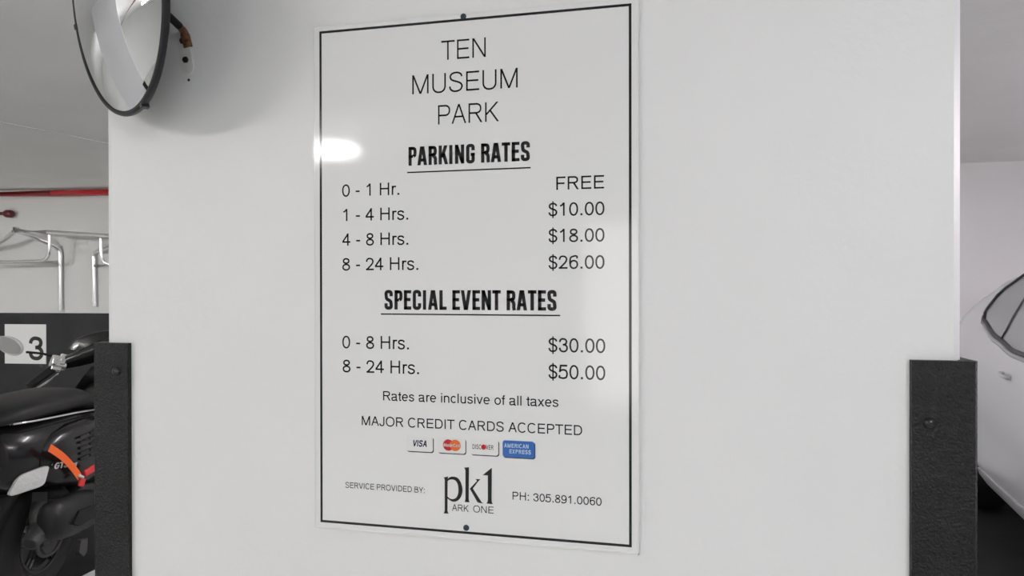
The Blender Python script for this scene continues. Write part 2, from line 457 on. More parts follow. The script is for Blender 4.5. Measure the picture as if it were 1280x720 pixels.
    if ch == 'a': return 556, R(cr2([(58 + h, 390), (95, 470), (180, 525 - h * .7), (270, 538 - h), (385, 515 - h), (455 - h, 420), (455 - h, 300), (458 - h, 120), (470 - h, 40), (515, 0)]), w) + R(cr2([(450 - h, 305), (340, 278), (190, 260), (85, 215), (40 + h, 140), (75 + h * .6, 35 + h * .4), (190, -15 + h), (320, 10 + h), (420, 85), (455 - h, 190)]), w)
    if ch == 'e': return 556, R([(45 + h, 270), (516 - h, 270)], w) + R(sup(280, 262, 240 - h, 276 - h, 0, 318, 36, 2.1), w)
    if ch == 't': return 278, R(cr2([(102 + h, 669), (102 + h, 420), (102 + h, 130), (120 + h, 40), (185, h - 2), (262, h - 4)]), w) + Hb(14, 257, X - h)
    if ch == 'i': return 222, V(111, 0, X) + rectp(111 - h, 111 + h, 615, H)
    if ch == 'l': return 222, V(111, 0, H)
    if ch == 'n': return 556, V(65 + h, 0, X) + R([(65 + h, 250)] + sup(278, 320, 213 - h, 218 - h, 165, 0, 18, 2.3) + [(491 - h, 0)], w)
    if ch == 'c': return 500, R(sup(260, 262, 230 - h, 276 - h, 42, 318, 30, 2.1), w)
    if ch == 'u': return 556, V(489 - h, 0, X) + R([(68 + h, X)] + sup(278, 205, 210 - h, 220 - h, 180, 350, 18, 2.3), w)
    if ch == 'v': return 500, diag(250, 0, 8 + hd, X, w) + diag(250, 0, 492 - hd, X, w)
    if ch == 'x': return 500, diag(11 + hd * 1.1, 0, 490 - hd * 1.1, X, w) + diag(490 - hd * 1.1, 0, 11 + hd * 1.1, X, w)
    if ch == 'o': return 556, R(sup(278, 262, 243 - h, 276 - h, 0, 360, 34, 2.1), w, True)
    if ch == 'f': return 278, R(cr2([(262, 718 - h), (190, 715 - h), (120 + h, 660), (95 + h, 560), (95 + h, 300), (95 + h, 0)]), w) + Hb(14, 262, X - h)
    if ch == 'd': return 556, V(499 - h, 0, H) + R(sup(275, 262, 240 - h, 276 - h, 0, 360, 34, 2.1), w, True)
    raise ValueError(ch)

def cond(ch, w=124):
    """bold condensed capital, 700 units high"""
    h = w / 2; H = 700
    V = lambda x, a=0, b=H: rectp(x - h, x + h, a, b)
    Hb = lambda a, b, y: rectp(a, b, y - h * .93, y + h * .93)
    R = ribbon
    if ch == ' ': return 160, []
    W = 335
    if ch == 'I': return 222, V(40 + h)
    if ch == 'T': return 330, V(165) + Hb(12, 318, H - h * .93)
    if ch == 'E': return 345, V(40 + h) + Hb(40, 325, h * .93) + Hb(40, 325, H - h * .93) + Hb(40, 295, 362)
    if ch == 'L': return 325, V(40 + h) + Hb(40, 312, h * .93)
    if ch == 'P': return 365, V(40 + h) + R([(40, H - h), (215, H - h)] + sup(210, 495, 145 - h, 205 - h, 90, -90, 14, 2.8) + [(215, 290 + h), (40, 290 + h)], w * .96)
    if ch == 'R': return 385, V(40 + h) + R([(40, H - h), (220, H - h)] + sup(215, 510, 145 - h, 190 - h, 90, -90, 14, 2.8) + [(220, 320 + h), (40, 320 + h)], w * .96) + R(cr2([(200, 345), (268, 300), (362 - h, 215), (362 - h, 100), (378 - h, 0)], 5), w * .98)
    if ch == 'A': return 405, diag(15 + h, 0, 203 - 18, H, w) + diag(390 - h, 0, 203 + 18, H, w) + rectp(110, 300, 135, 250)
    if ch == 'V': return 400, diag(200 - 14, 0, 12 + h, H, w) + diag(200 + 14, 0, 388 - h, H, w)
    if ch == 'K': return 400, V(40 + h) + diag(200 - 30, 250, 372 - h, H, w) + diag(225, 400, 398 - h, 0, w)
    if ch == 'N': return 415, V(40 + h * .9) + V(375 - h * .9) + diag(40 + h * .85, H, 375 - h * .85, 0, w * .9)
    if ch in 'GC':
        p = [(360 - h, 470), (360 - h, 560)] + sup(198, 560, 162 - h, 150 - h, 0, 180, 16, 2.6) + sup(198, 140, 162 - h, 150 - h, 180, 360, 16, 2.6)
        if ch == 'C': return 385, R(p + [(360 - h, 235)], w)
        return 390, R(p + [(360 - h, 375)], w) + Hb(205, 360, 320)
    if ch == 'S':
        p = [(350 - h, 480), (350 - h, 560)] + sup(188, 562, 162 - h, 148 - h, 0, 180, 14, 2.6) + cr2([(26 + h, 540), (34 + h, 465), (120, 385), (255, 300), (342 - h, 215), (350 - h, 140)], 5) + sup(188, 138, 162 - h, 148 - h, 0, -180, 14, 2.6) + [(26 + h, 225)]
        return 375, R(p, w)
    raise ValueError(ch)

def text_polys(s, glyph, xl, xr, base, cap, unit, track=0.0, slant=0.0, wordgap=1.0):
    """lay a line out so that its ink runs from xl to xr"""
    pen, items = 0.0, []
    for ch in s:
        adv, P = glyph(ch)
        if ch == ' ': adv *= wordgap
        for q in P: items.append([(a + pen, b) for a, b in q])
        pen += adv + track
    lo = min(a for q in items for a, b in q); hi = max(a for q in items for a, b in q)
    k = (xr - xl) / (hi - lo)
    return [[(xl + (a - lo) * k + slant * b * cap / unit, base + b * cap / unit) for a, b in q] for q in items]

def flat(bm, polys, y):
    """ink: flat faces in the x-z plane, facing -y"""
    for q in polys:
        ar = sum(q[i][0] * q[(i + 1) % len(q)][1] - q[(i + 1) % len(q)][0] * q[i][1] for i in range(len(q)))
        if ar < 0: q = list(reversed(q))
        try: bm.faces.new([bm.verts.new((a, y, b)) for a, b in q])
        except Exception: pass
    return bm

# ------------------------------------------------------------------ the parking rate sign
ZS = -0.10      # lettering heights below were measured from an eye 1.5 m up; the eye stands at 1.4 m
SIGN = empty('parking_rate_sign', (0, 0, 0))
tag(SIGN, 'large white rectangular parking rates sign with black lettering screwed to the white pillar', 'sign')
SY0, SY1 = -0.0012, -0.0062
ox0, ox1, oz0, oz1 = -0.2886, 0.2886, 1.0623 + ZS, 1.9672 + ZS
build('panel', prism(BM(), rrect(ox0, ox1, oz0, oz1, 0.006), lambda a, b, d: Vector((a, d, b)), SY0, SY1), SIGNW, SIGN)
ti = SY1 - 0.0004
def ink(name, polys, m=INK, parent=SIGN, y=ti):
    return build(name, flat(BM(), polys, y), m, parent)
hw, hh, lw, zc = 0.54975 / 2, 0.44, 0.0043, 1.41554
ink('border_line', rectp(-hw - lw / 2, hw + lw / 2, zc + hh - lw / 2, zc + hh + lw / 2) + rectp(-hw - lw / 2, hw + lw / 2, zc - hh - lw / 2, zc - hh + lw / 2) + rectp(-hw - lw / 2, -hw + lw / 2, zc - hh + lw / 2, zc + hh - lw / 2) + rectp(hw - lw / 2, hw + lw / 2, zc - hh + lw / 2, zc + hh - lw / 2))
# a thin raised lip of clear edging around the panel
rim = BM()
for q in (rectp(ox0, ox1, oz1 - .0022, oz1) + rectp(ox0, ox1, oz0, oz0 + .0022) + rectp(ox0, ox0 + .0022, oz0, oz1) + rectp(ox1 - .0022, ox1, oz0, oz1)):
    prism(rim, q, lambda a, b, d: Vector((a, d, b)), SY1 + .0004, SY1 - .0007)
build('panel_edge', rim, SIGNEDGE, SIGN)

light_ = lambda ch: sans(ch, 66)
body_ = lambda ch: sans(ch, 90)
text_ = lambda ch: sans(ch, 92)
for name, s, xl, xr, b in (('title_text', 'TEN', -0.0469, 0.0327, 1.8890), ('title_text', 'MUSEUM', -0.1001, 0.0881, 1.8334), ('title_text', 'PARK', -0.0529, 0.0556, 1.7784)):
    ink(name, text_polys(s, light_, xl, xr, b + ZS, 0.0333, 718))
ink('heading_text', text_polys('PARKING RATES', cond, -0.1072, 0.1088, 1.7093 + ZS, 0.0327, 700))
ink('heading_underline', rectp(-0.1097, 0.1102, 1.6976 - .0012 + ZS, 1.6976 + .0012 + ZS))
ink('heading_text', text_polys('SPECIAL EVENT RATES', cond, -0.1526, 0.1538, 1.4580 + ZS, 0.0340, 700))
ink('heading_underline', rectp(-0.1596, 0.1599, 1.4499 - .0012 + ZS, 1.4499 + .0012 + ZS))
for s, xl, xr, b, c in (('0 - 1 Hr.', -0.2333, -0.1245, 1.6592, .0222), ('1 - 4 Hrs.', -0.2314, -0.1079, 1.6153, .0222), ('4 - 8 Hrs.', -0.2335, -0.1079, 1.5714, .0222), ('8 - 24 Hrs.', -0.2333, -0.0895, 1.5273, .0226),
                        ('0 - 8 Hrs.', -0.2335, -0.1070, 1.3883, .0228), ('8 - 24 Hrs.', -0.2330, -0.0885, 1.3455, .0228)):
    ink('hours_text', text_polys(s, body_, xl, xr, b + ZS, c, 718))
for s, xl, xr, b, c in (('FREE', 0.1535, 0.2326, 1.6588, .0220), ('$10.00', 0.1402, 0.2332, 1.6157, .0224), ('$18.00', 0.1402, 0.2332, 1.5721, .0224), ('$26.00', 0.1402, 0.2332, 1.5276, .0226),
                        ('$30.00', 0.1399, 0.2343, 1.3893, .0238), ('$50.00', 0.1399, 0.2343, 1.3449, .0238)):
    ink('price_text', text_polys(s, body_, xl, xr, b + ZS, c, 718))
ink('note_text', text_polys('Rates are inclusive of all taxes', text_, -0.1555, 0.1568, 1.2976 + ZS, 0.0164, 718))
ink('note_text', text_polys('MAJOR CREDIT CARDS ACCEPTED', text_, -0.1963, 0.1963, 1.2521 + ZS, 0.0166, 718))
ink('provider_text', text_polys('SERVICE PROVIDED BY:', text_, -0.2282, -0.0784, 1.1386 + ZS, 0.0102, 718))
ink('phone_text', text_polys('PH: 305.891.0060', text_, 0.0782, 0.2282, 1.1379 + ZS, 0.0136, 718))

# the four payment card marks
def card(xl, xr, z0, z1, face, name='payment_card_mark'):
    bmx = BM()
    bmx.free()
    o = ink(name, [rrect(xl, xr, z0, z1, 0.0042)], face, y=ti - .0002)
    o2 = ink('card_shade', [rrect(xl + .0012, xr + .0016, z0 - .0018, z1 - .0014, 0.0042)], CARDSHADE, o, y=ti)
    return o
zb, zt = 1.2108 + ZS, 1.2374 + ZS
c1 = card(-0.1123, -0.0632, zb, zt, CARDW)
ink('card_lettering', text_polys('VISA', lambda ch: sans(ch, 150), -0.1010, -0.0744, zb + .0085, .0112, 718, slant=.16, track=-30), NAVY, c1, ti - .0005)
c2 = card(-0.0545, -0.0045, zb, zt, CARDW)
cz = (zb + zt) / 2 + .0006
ink('card_disc', [sup(-0.0350, cz, .0098, .0098, 0, 359, 40, 2)], REDINK, c2, ti - .0005)
ink('card_disc', [sup(-0.0226, cz, .0098, .0098, 0, 359, 40, 2)], ORANGEINK, c2, ti - .0007)
ink('card_lettering', text_polys('MasterCard', lambda ch: sans(ch, 130), -0.0436, -0.0140, cz - .0026, .0056, 718, slant=.12), WHITEINK, c2, ti - .0010)
c3 = card(0.0048, 0.0537, zb, zt, CARDW)
ink('card_lettering', text_polys('DISC', lambda ch: sans(ch, 112), 0.0082, 0.0236, cz - .0042, .0078, 718), INK, c3, ti - .0005)
ink('card_lettering', text_polys('VER', lambda ch: sans(ch, 112), 0.0322, 0.0452, cz - .0042, .0078, 718), INK, c3, ti - .0005)
ink('card_disc', [sup(0.0279, cz - .0003, .0044, .0044, 0, 359, 30, 2)], REDINK, c3, ti - .0005)
c4 = card(0.0612, 0.1160, zb - .0012, zt + .0004, BLUEINK)
ink('card_lettering', text_polys('AMERICAN', lambda ch: sans(ch, 150), 0.0640, 0.1060, cz + .0010, .0070, 718, track=20), PALEBLUE, c4, ti - .0005)
ink('card_lettering', text_polys('EXPRESS', lambda ch: sans(ch, 150), 0.0730, 0.1100, cz - .0086, .0070, 718, track=20), PALEBLUE, c4, ti - .0005)

# company mark: lower-case p, k and a 1 with flared stems
def lg(u, v): return (1.39489e-4 * u - 1.978e-7 * v - 0.0595945, 8.96122e-6 * u - 1.34353e-4 * v + 1.095209)
def outl(pts): return [lg(a, b) for a, b in pts]
pstem = [(112, 211), (168, 197), (170, 203), (165, 240), (164, 640), (170, 660), (181, 676), (111, 673), (121, 658), (127, 636), (127, 250), (124, 225)]
bo = cr2([(162, 232), (195, 206), (240, 199), (292, 215), (332, 268), (355, 345), (352, 415), (328, 475), (288, 512), (240, 522), (200, 508), (160, 478)], 4)
bi = cr2([(160, 452), (195, 480), (235, 488), (275, 470), (298, 425), (304, 365), (297, 305), (275, 260), (245, 240), (215, 236), (185, 242), (160, 262)], 4)
kstem = [(374, 85), (438, 80), (440, 86), (437, 480), (440, 508), (448, 530), (383, 525), (391, 508), (394, 480), (394, 125), (388, 100)]
karm = [(520, 231), (588, 234), (566, 252), (490, 352), (585, 500), (603, 528), (622, 545), (560, 533), (545, 522), (450, 355), (540, 258), (538, 246)]
one = [(723, 94), (731, 94), (727, 500), (731, 528), (742, 551), (660, 543), (673, 525), (679, 500), (679, 186), (613, 182)]
bowl = []
for i in range(len(bo) - 1):
    j = i; bowl.append([bo[i], bo[i + 1], list(reversed(bi))[i + 1], list(reversed(bi))[i]])
LOGO = ink('company_mark', [outl(q) for q in [pstem] + bowl + [kstem, karm, one]])
ink('company_lettering', text_polys('ARK', lambda ch: sans(ch, 82), -0.0288, 0.0012, 1.1115 + ZS, .0116, 718) + text_polys('ONE', lambda ch: sans(ch, 82), 0.0092, 0.0452, 1.1118 + ZS, .0116, 718), INK, LOGO)
for sx, sz in ((-0.0071, 1.8612), (-0.0035, 0.9838)):
    s = build('screw', lathe(BM(), [(0, -.0026), (.003, -.0024), (.0050, -.0010), (.0054, 0.0)], (sx, SY1, sz), (0, 1, 0), 20), SCREWM, SIGN, 40)
    build('screw_slot', box(BM(), sx - .0032, sx + .0032, SY1 - .0029, SY1 - .0022, sz - .0005, sz + .0005), HOLEM, s)

# ------------------------------------------------------------------ black corner guards
def guard(x_out, x_in, y_side, top, label, screws, yf=-0.010, base=(0, 0)):
    t = 0.010
    r = empty('corner_guard', (base[0] + (x_out + x_in) / 2, base[1], 0.0))
    tag(r, label, 'corner guard', 'corner guards')
    cx = (x_out + x_in) / 2
    s = 1 if x_in > x_out else -1
    L = [(x_in - cx, 0.0), (x_in - cx, yf), (x_out - cx + s * .004, yf), (x_out - cx, yf + .004), (x_out - cx, y_side), (x_out - cx + s * .0205, y_side), (x_out - cx + s * .0205, 0.0)]
    # slightly uneven torn top edge
    bm = prism(BM(), L, lambda a, b, d: Vector((a, b, d)), 0.0, top)
    build('guard_body', bm, BLACKG, r)
    for (sx, sz) in screws:
        q = build('screw', lathe(BM(), [(0, -.0062), (.0052, -.0058), (.0082, -.0030), (.0090, .001)], (sx - cx, yf, sz), (0, 1, 0), 18), BLACKSCREW, r, 40)
        build('screw_recess', lathe(BM(), [(0, -.0068), (.0030, -.0066), (.0032, -.005)], (sx - cx, yf, sz), (0, 1, 0), 6), HOLEM, q)
    return r
guard(-0.7615, -0.6815, 0.085, 1.2895, 'black painted corner guard on the left pillar edge beside the scooter', [(-0.7065, 1.2345), (-0.7050, 0.55)])
guard(0.7770, 0.6885, 0.085, 1.2880, 'black painted corner guard on the right pillar edge beside the white car', [(0.7125, 1.1950), (0.712, 0.52)])
guard(-2.73, -2.815, 0.085, 1.289, 'black corner guard on the right edge of the neighbouring pillar, seen in the round mirror', [(-2.78, 1.235)], base=(0, -0.62))

# small drilled hole and chips in the pillar face
hole = build('screw_hole', lathe(BM(), [(0, -.0006), (.0026, -.0006), (.0032, .002)], (-0.5519, 0.0, 1.7908), (0, 1, 0), 12), HOLEM)
tag(hole, 'tiny dark drilled hole in the white pillar below the mirror bracket', 'hole')

# ------------------------------------------------------------------ round convex mirror
MC = Vector((-0.606, -0.1188, 1.9068)); MN = Vector((-0.4795, -0.867, -0.1344)).normalized(); MR = 0.203
MIR = empty('convex_mirror', MC)
tag(MIR, 'round convex safety mirror with grey rim at the upper left of the pillar', 'mirror')
Hh = 0.038
Rs = (MR * MR + Hh * Hh) / (2 * Hh)
prof = []
for k in range(25):
    rr_ = (MR - .004) * k / 24
    prof.append((rr_, Hh - (Rs - math.sqrt(Rs * Rs - rr_ * rr_))))
build('mirror_face', lathe(BM(), prof, (0, 0, 0), MN, 96), MIRRORM, MIR, 60)
build('rim', lathe(BM(), [(MR - .007, .0035), (MR - .003, .0050), (MR + .001, .003), (MR + .0022, -.001), (MR + .001, -.006), (MR - .006, -.008)], (0, 0, 0), MN, 96), RIMM, MIR, 50)
build('back_shell', lathe(BM(), [(MR - .006, -.0075), (MR - .03, -.020), (.08, -.030), (.03, -.034), (0, -.034)], (0, 0, 0), MN, 64), MBACK, MIR, 50)
ra = MN.cross(Vector((0, 0, 1))).normalized(); rb = ra.cross(MN).normalized()
def rimpt(px, py):
    best = None
    for k in range(720):
        t = 2 * math.pi * k / 720
        P = MC + ra * (MR * math.cos(t)) + rb * (MR * math.sin(t)); d = P - CAM
        x = 640 + F * d.dot(RR) / d.dot(FF); y = 360 - F * d.dot(UU) / d.dot(FF)
        e = (x - px) ** 2 + (y - py) ** 2
        if best is None or e < best[0]: best = (e, t)
    return best[1]
for px, py in ((96, 34), (178, 131)):
    t = rimpt(px, py)
    c = ra * ((MR + .001) * math.cos(t)) + rb * ((MR + .001) * math.sin(t))
    rad = c.normalized(); tan = MN.cross(rad)
    bm = box(BM(), -.004, .0045, -.005, .005, -.009, .005, .001)
    for v in bm.verts: v.co = c + rad * v.co.x + tan * v.co.y + MN * v.co.z
    bmesh.ops.recalc_face_normals(bm, faces=bm.faces[:])
    build('rim_clip', bm, CARTRIM, MIR)
A0 = -MN * .030
def on_y(px, py, y):
    r = FF + RR * ((px - 640) / F) - UU * ((py - 360) / F)
    return CAM + r * ((y - CAM.y) / r.y) - MC
A1 = on_y(224, 32.5, -.036)
A2 = on_y(230, 40, -.020)
A3 = on_y(233, 50, -.008)
AM = on_y(210, 19, -.064)
br = build('bracket_arm', tube(BM(), [A0, AM, A1], .0085, 10, flat=.8), MBACK, MIR, 50)
build('bracket_elbow', tube(BM(), smooth_pts([A1 + (AM - A1) * .10, A1, A2, A3, A3 + Vector((.0015, .003, -.012))], 5), [.0078] * 12 + [.0090] * 9, 10, flat=.7), RUSTM, MIR, 50)
pd = Vector((0.0115, 0, -0.066)).normalized(); pw = Vector((pd.z, 0, -pd.x)) * -1
pc0 = Vector((-0.5628, 0, 1.874)); pl = .062
plp = []
for cx_, a0 in ((pl, -90), (0.0, 90)):
    for k in range(11):
        t = math.radians(a0 + 180 * k / 10)
        plp.append((cx_ + .0125 * math.cos(t), .0125 * math.sin(t)))
build('mount_plate', prism(BM(), plp, lambda a, b, d: pc0 + pd * a + pw * b + Vector((0, d, 0)) - MC, 0.0, -.004), PLATEM, MIR, 40)
for a, m_ in ((.010, RUSTM), (.047, MBACK)):
    build('bolt', lathe(BM(), [(0, -.0045), (.0055, -.0042), (.0062, -.002), (.0062, 0)], pc0 + pd * a + Vector((0, -.004, 0)) - MC, (0, 1, 0), 6), m_, MIR)

# ------------------------------------------------------------------ back-left wall: red pipe, fitting, chrome rack, number plate
def bpt(px, py, d):
    s, z = onbw(px, py, d)
    return bw(s, d, z)
s0, z0 = onbw(65, 241.6, .045)
bm = BM(); tube(bm, [bw(-3.6, .045, z0), bw(0, .045, z0), bw(4.4, .045, z0)], .032, 20)
pipe = build('sprinkler_pipe', bm, REDPIPE, None, 40)
tag(pipe, 'glossy red sprinkler pipe running along the top of the far left wall', 'pipe')
f1, f2 = bpt(-14, 266, .06), bpt(16, 267.5, .06)
dd = (f2 - f1).normalized(); Lf = (f2 - f1).length
bm = lathe(BM(), [(0, 0), (.016, 0), (.016, Lf * .62), (.026, Lf * .66), (.038, Lf * .74), (.038, Lf * .95), (.028, Lf), (0, Lf)], f1, dd, 20)
fit = empty('pipe_fitting', f1 + BWN * -.06)
o = build('capped_stub', bm, DARKRED, fit, 40); o.matrix_parent_inverse = Matrix.Translation(-fit.location)
bm = BM(); tube(bm, [f1 + dd * .02 - BWN * .062, f1 + dd * .02], .014, 12)
o = build('wall_stem', bm, DARKRED, fit, 40); o.matrix_parent_inverse = Matrix.Translation(-fit.location)
tag(fit, 'short dark red capped pipe fitting on the far left wall under the red pipe', 'pipe fitting')

RACK = empty('wall_rack', bw(0.3, 0.0, 1.06))
tag(RACK, 'chrome tubular rack frame mounted on the far left wall above the black band', 'rack')
RO = RACK.location.copy()
def rk(name, pts, r=.016, sm=True, m_=CHROME):
    P = [p - RO for p in pts]
    return build(name, tube(BM(), smooth_pts(P, 6) if sm else P, r, 14), m_, RACK, 50)
w_ = .03
apex = bpt(20, 288, .30)
l1t, l1b = bpt(75, 317, w_), bpt(75.5, 388, w_)
rk('leg', [apex, bpt(40, 295, .22), bpt(66, 306.5, .08), bpt(72.5, 311, .04), l1t, l1t.lerp(l1b, .12), l1t.lerp(l1b, .5), l1b], [.023] * 19 + [.0195] * 24)
lm = bpt(-42, 318, w_); lmb = bpt(-42, 390, w_)
rk('leg', [apex, bpt(0, 303, .22), bpt(-34, 313, .08), bpt(-40, 314, .04), lm, lm.lerp(lmb, .12), lm.lerp(lmb, .5), lmb], [.023] * 19 + [.0195] * 24)
l2t, l2b = bpt(117, 319, w_), bpt(118, 383, w_)
ap2 = bpt(165, 297, .30)
rk('leg', [ap2, bpt(140, 305, .2), bpt(124, 313, .08), bpt(119, 316, .04), l2t, l2t.lerp(l2b, .12), l2t.lerp(l2b, .5), l2b], [.023] * 19 + [.0195] * 24)
rk('ridge_tube', [apex, bpt(60, 290.5, .30), bpt(130, 294.8, .30), ap2], .023, False)
rk('joint_cap', [apex + Vector((0, 0, -.02)), apex + Vector((0, 0, .03))], .028, False)
rk('hanger_loop', [bpt(62, 290.5, .29), bpt(62, 312, .29), bpt(60, 320, .28), bpt(52, 326, .27), bpt(30, 327, .25), bpt(-20, 328, .25)], .016)
rk('hanger_loop', [bpt(126, 295, .29), bpt(126.5, 318, .29), bpt(130, 327, .28), bpt(138, 331, .27)], .016)
rk('cross_tube', [bpt(-42, 328.5, .032), bpt(75, 327.5, .032)], .0165, False)
rk('cross_tube', [bpt(118, 332, .032), bpt(170, 332, .032)], .0165, False)

NUM = empty('bay_number_plate', bw(*[(lambda q: (q[0], 0, q[1]))(onbw(33, 455))][0]))
tag(NUM, 'square white parking bay number plate reading 3 on the black wall band', 'number plate')
NO = NUM.location.copy()
q = [onbw(7, 406.5), onbw(58, 404), onbw(59, 452), onbw(7, 457)]
ns0, ns1 = (q[0][0] + q[3][0]) / 2, (q[1][0] + q[2][0]) / 2
nz1, nz0 = (q[0][1] + q[1][1]) / 2, (q[2][1] + q[3][1]) / 2
bm = bwbox(ns0, ns1, .006, .010, nz0, nz1)
for v in bm.verts: v.co -= NO
build('plate', bm, PLATEW, NUM)
d0, d1 = onbw(37, 435)[0], onbw(55.5, 435)[0]
dz0, dz1 = onbw(46, 449.5)[1], onbw(46, 420.5)[1]
bm = BM()
for poly in text_polys('3', lambda ch: sans(ch, 112), d0, d1, dz0, (dz1 - dz0) * 718 / 703, 718):
    prism(bm, poly, lambda a, b, d: bw(a, d, b) - NO, .0101, .0108)
build('digit', bm, NUMINK, NUM)

# ------------------------------------------------------------------ black scooter (nose to the far wall)
SO = Vector((-2.47787, 1.4174, 0)); SAZ = math.radians(105.77)
SCO = empty('motor_scooter', SO, SAZ)
tag(SCO, 'black motor scooter parked nose to the wall, left of the pillar', 'scooter')
def sec(x, hw_, zlo, zhi, p=2.6, n=28, ph=0.0, yc=0.0):
    zc_, hz = (zlo + zhi) / 2, (zhi - zlo) / 2
    out = []
    for k in range(n):
        t = 2 * math.pi * k / n
        c, s = math.cos(t), math.sin(t)
        out.append(Vector((x, yc + hw_ * math.copysign(abs(c) ** (2 / p), c), zc_ + hz * math.copysign(abs(s) ** (2 / p), s))))
    return out
body = loft(BM(), [sec(-.40, .05, .66, .76), sec(-.385, .095, .62, .80), sec(-.34, .14, .56, .825), sec(-.25, .175, .515, .835), sec(-.12, .195, .50, .84), sec(.05, .205, .49, .84), sec(.20, .20, .46, .83), sec(.33, .18, .42, .80), sec(.44, .14, .34, .74), sec(.50, .11, .24, .62)])
build('rear_body', body, SCBODY, SCO, 60)
for s in (-1, 1):
    # bulging side cowl
    bm = BM()
    rings = []
    for x, d, zl, zh in ((-.235, .004, .62, .70), (-.21, .018, .56, .735), (-.15, .036, .525, .765), (-.05, .052, .50, .782), (.06, .056, .475, .785), (.17, .050, .455, .775), (.27, .034, .45, .75), (.335, .010, .49, .69)):
        base_y = .175 if x < -.2 else .185 if x < .3 else .17
        rings.append([Vector((x, s * (base_y - .03 + (d + .03) * math.sin(math.pi * k / 14) ** .55), zl + (zh - zl) * (1 - math.cos(math.pi * k / 14)) / 2)) for k in range(15)])
    loft(bm, rings, closed=False)
    cw = build('side_cowl', bm, SCBODY, SCO, 60)
    if s < 0:
        # vent slots high on the cowl
        for r_ in range(5):
            for c_ in range(2):
                zv = .722 - r_ * .025; xv = -.055 + c_ * .078
                b2 = box(BM(), xv, xv + .066, -.2455, -.2385, zv - .0055, zv + .0055, .002)
                build('vent_slot', b2, HOLEM, cw)
# badge lettering on the right flank
bm = BM()
for poly in text_polys('GTS', lambda ch: sans(ch, 150), 0.0, 0.062, 0.0, .026, 718, slant=.3):
    prism(bm, poly, lambda a, b, d: Vector((-.203 + a * 1.02, -.2140 - a * .30 + d, .618 - .12 * a + b)), 0.0, -.003)
for poly in text_polys('HPE', lambda ch: sans(ch, 150), 0.066, 0.110, 0.0, .015, 718, slant=.3):
    prism(bm, poly, lambda a, b, d: Vector((-.203 + a * 1.02, -.2140 - a * .26 + d, .616 - .12 * a + b)), 0.0, -.003)
build('badge_lettering', bm, SILVER, SCO)
# seat
bm = BM()
rings = []
for x, hw_, zl, zh in ((-.37, .075, .835, .862), (-.345, .115, .825, .885), (-.28, .145, .822, .905), (-.15, .160, .820, .918), (.0, .168, .816, .922), (.14, .168, .812, .920), (.22, .16, .800, .892), (.30, .15, .785, .858), (.38, .125, .765, .825), (.44, .085, .745, .795)):
    rings.append(sec(x, hw_, zl, zh, 2.9, 26))
build('seat', loft(bm, rings), SEATM, SCO, 60)
bm = BM(); tube(bm, smooth_pts([(-.33, -.118, .836), (-.25, -.150, .832), (-.1, -.170, .824), (.06, -.176, .814), (.2, -.170, .800)], 5), .005, 8)
build('seat_trim', bm, CHROMEP, SCO, 50)
# lights
tl = build('tail_light', loft(BM(), [sec(-.412, .035, .675, .745, 2.4, 20, yc=-.01), sec(-.405, .062, .66, .76, 2.4, 20, yc=-.02), sec(-.36, .085, .655, .765, 2.4, 20, yc=-.03)]), REDLENS, SCO, 60)
def lens(parent, pts, nrm, depth, m_, name):
    P = [Vector(p) for p in pts]; N = Vector(nrm).normalized(); c = sum(P, Vector()) / len(P)
    outer = [p - N * .012 for p in P]; mid = [p + N * depth * .6 for p in P]; inn = [c + (p - c) * .86 + N * depth for p in P]
    return build(name, loft(BM(), [outer, mid, inn]), m_, parent, 30)
def rounded(P, k=.22):
    out = []; n = len(P)
    for i in range(n):
        a, b, c = Vector(P[i - 1]), Vector(P[i]), Vector(P[(i + 1) % n])
        p0, p1 = b.lerp(a, k), b.lerp(c, k)
        for t in (0, .25, .5, .75, 1): out.append(p0.lerp(b, t).lerp(b.lerp(p1, t), t))
    return out
for s in (-1, 1):
    q4 = [(-.355, s * .138, .560), (-.335, s * .150, .620), (-.225, s * .196, .640), (-.245, s * .196, .555)]
    q4 = [(-.350, s * .118, .545), (-.318, s * .145, .625), (-.215, s * .203, .642), (-.243, s * .196, .560)]
    lens(SCO, rounded(q4), (-.5, s * .86, .05), .010, CLEARLENS, 'turn_signal')
# front apron, floorboard, steering head
bm = BM()
rows = []
for k in range(15):
    t = k / 14
    z = .22 + .74 * t
    xb = .80 - .10 * t + .06 * (1 - t) ** 3
    hwid = .21 + .11 * math.sin(math.pi * min(1, .15 + t * .95)) ** .8 - .12 * t ** 3
    rows.append([Vector((xb - .10 * abs(a) ** 2.2 * (1 if t < .97 else .5), a * hwid, z)) for a in [-1 + 2 * j / 16 for j in range(17)]])
front = [[p + Vector((.022, 0, 0)) for p in r] for r in rows]
loft(bm, [r + list(reversed(f_)) for r, f_ in zip(rows, front)])
build('leg_shield', bm, SCBODY, SCO, 60)
build('glove_box', loft(BM(), [sec(.615, .10, .54, .80, 2.4, 24), sec(.64, .20, .50, .86, 2.4, 24), sec(.70, .25, .46, .90, 2.4, 24), sec(.74, .26, .44, .91, 2.4, 24)]), SCMATT, SCO, 60)
build('floorboard', loft(BM(), [sec(.40, .16, .22, .30, 5, 24), sec(.5, .20, .235, .285, 5, 24), sec(.72, .21, .24, .285, 5, 24), sec(.84, .19, .25, .32, 5, 24)]), SCMATT, SCO, 60)
build('steering_column', tube(BM(), [(.84, 0, .55), (.79, 0, .80), (.775, 0, 1.0)], [.06, .055, .05], 16), SCBODY, SCO, 50)
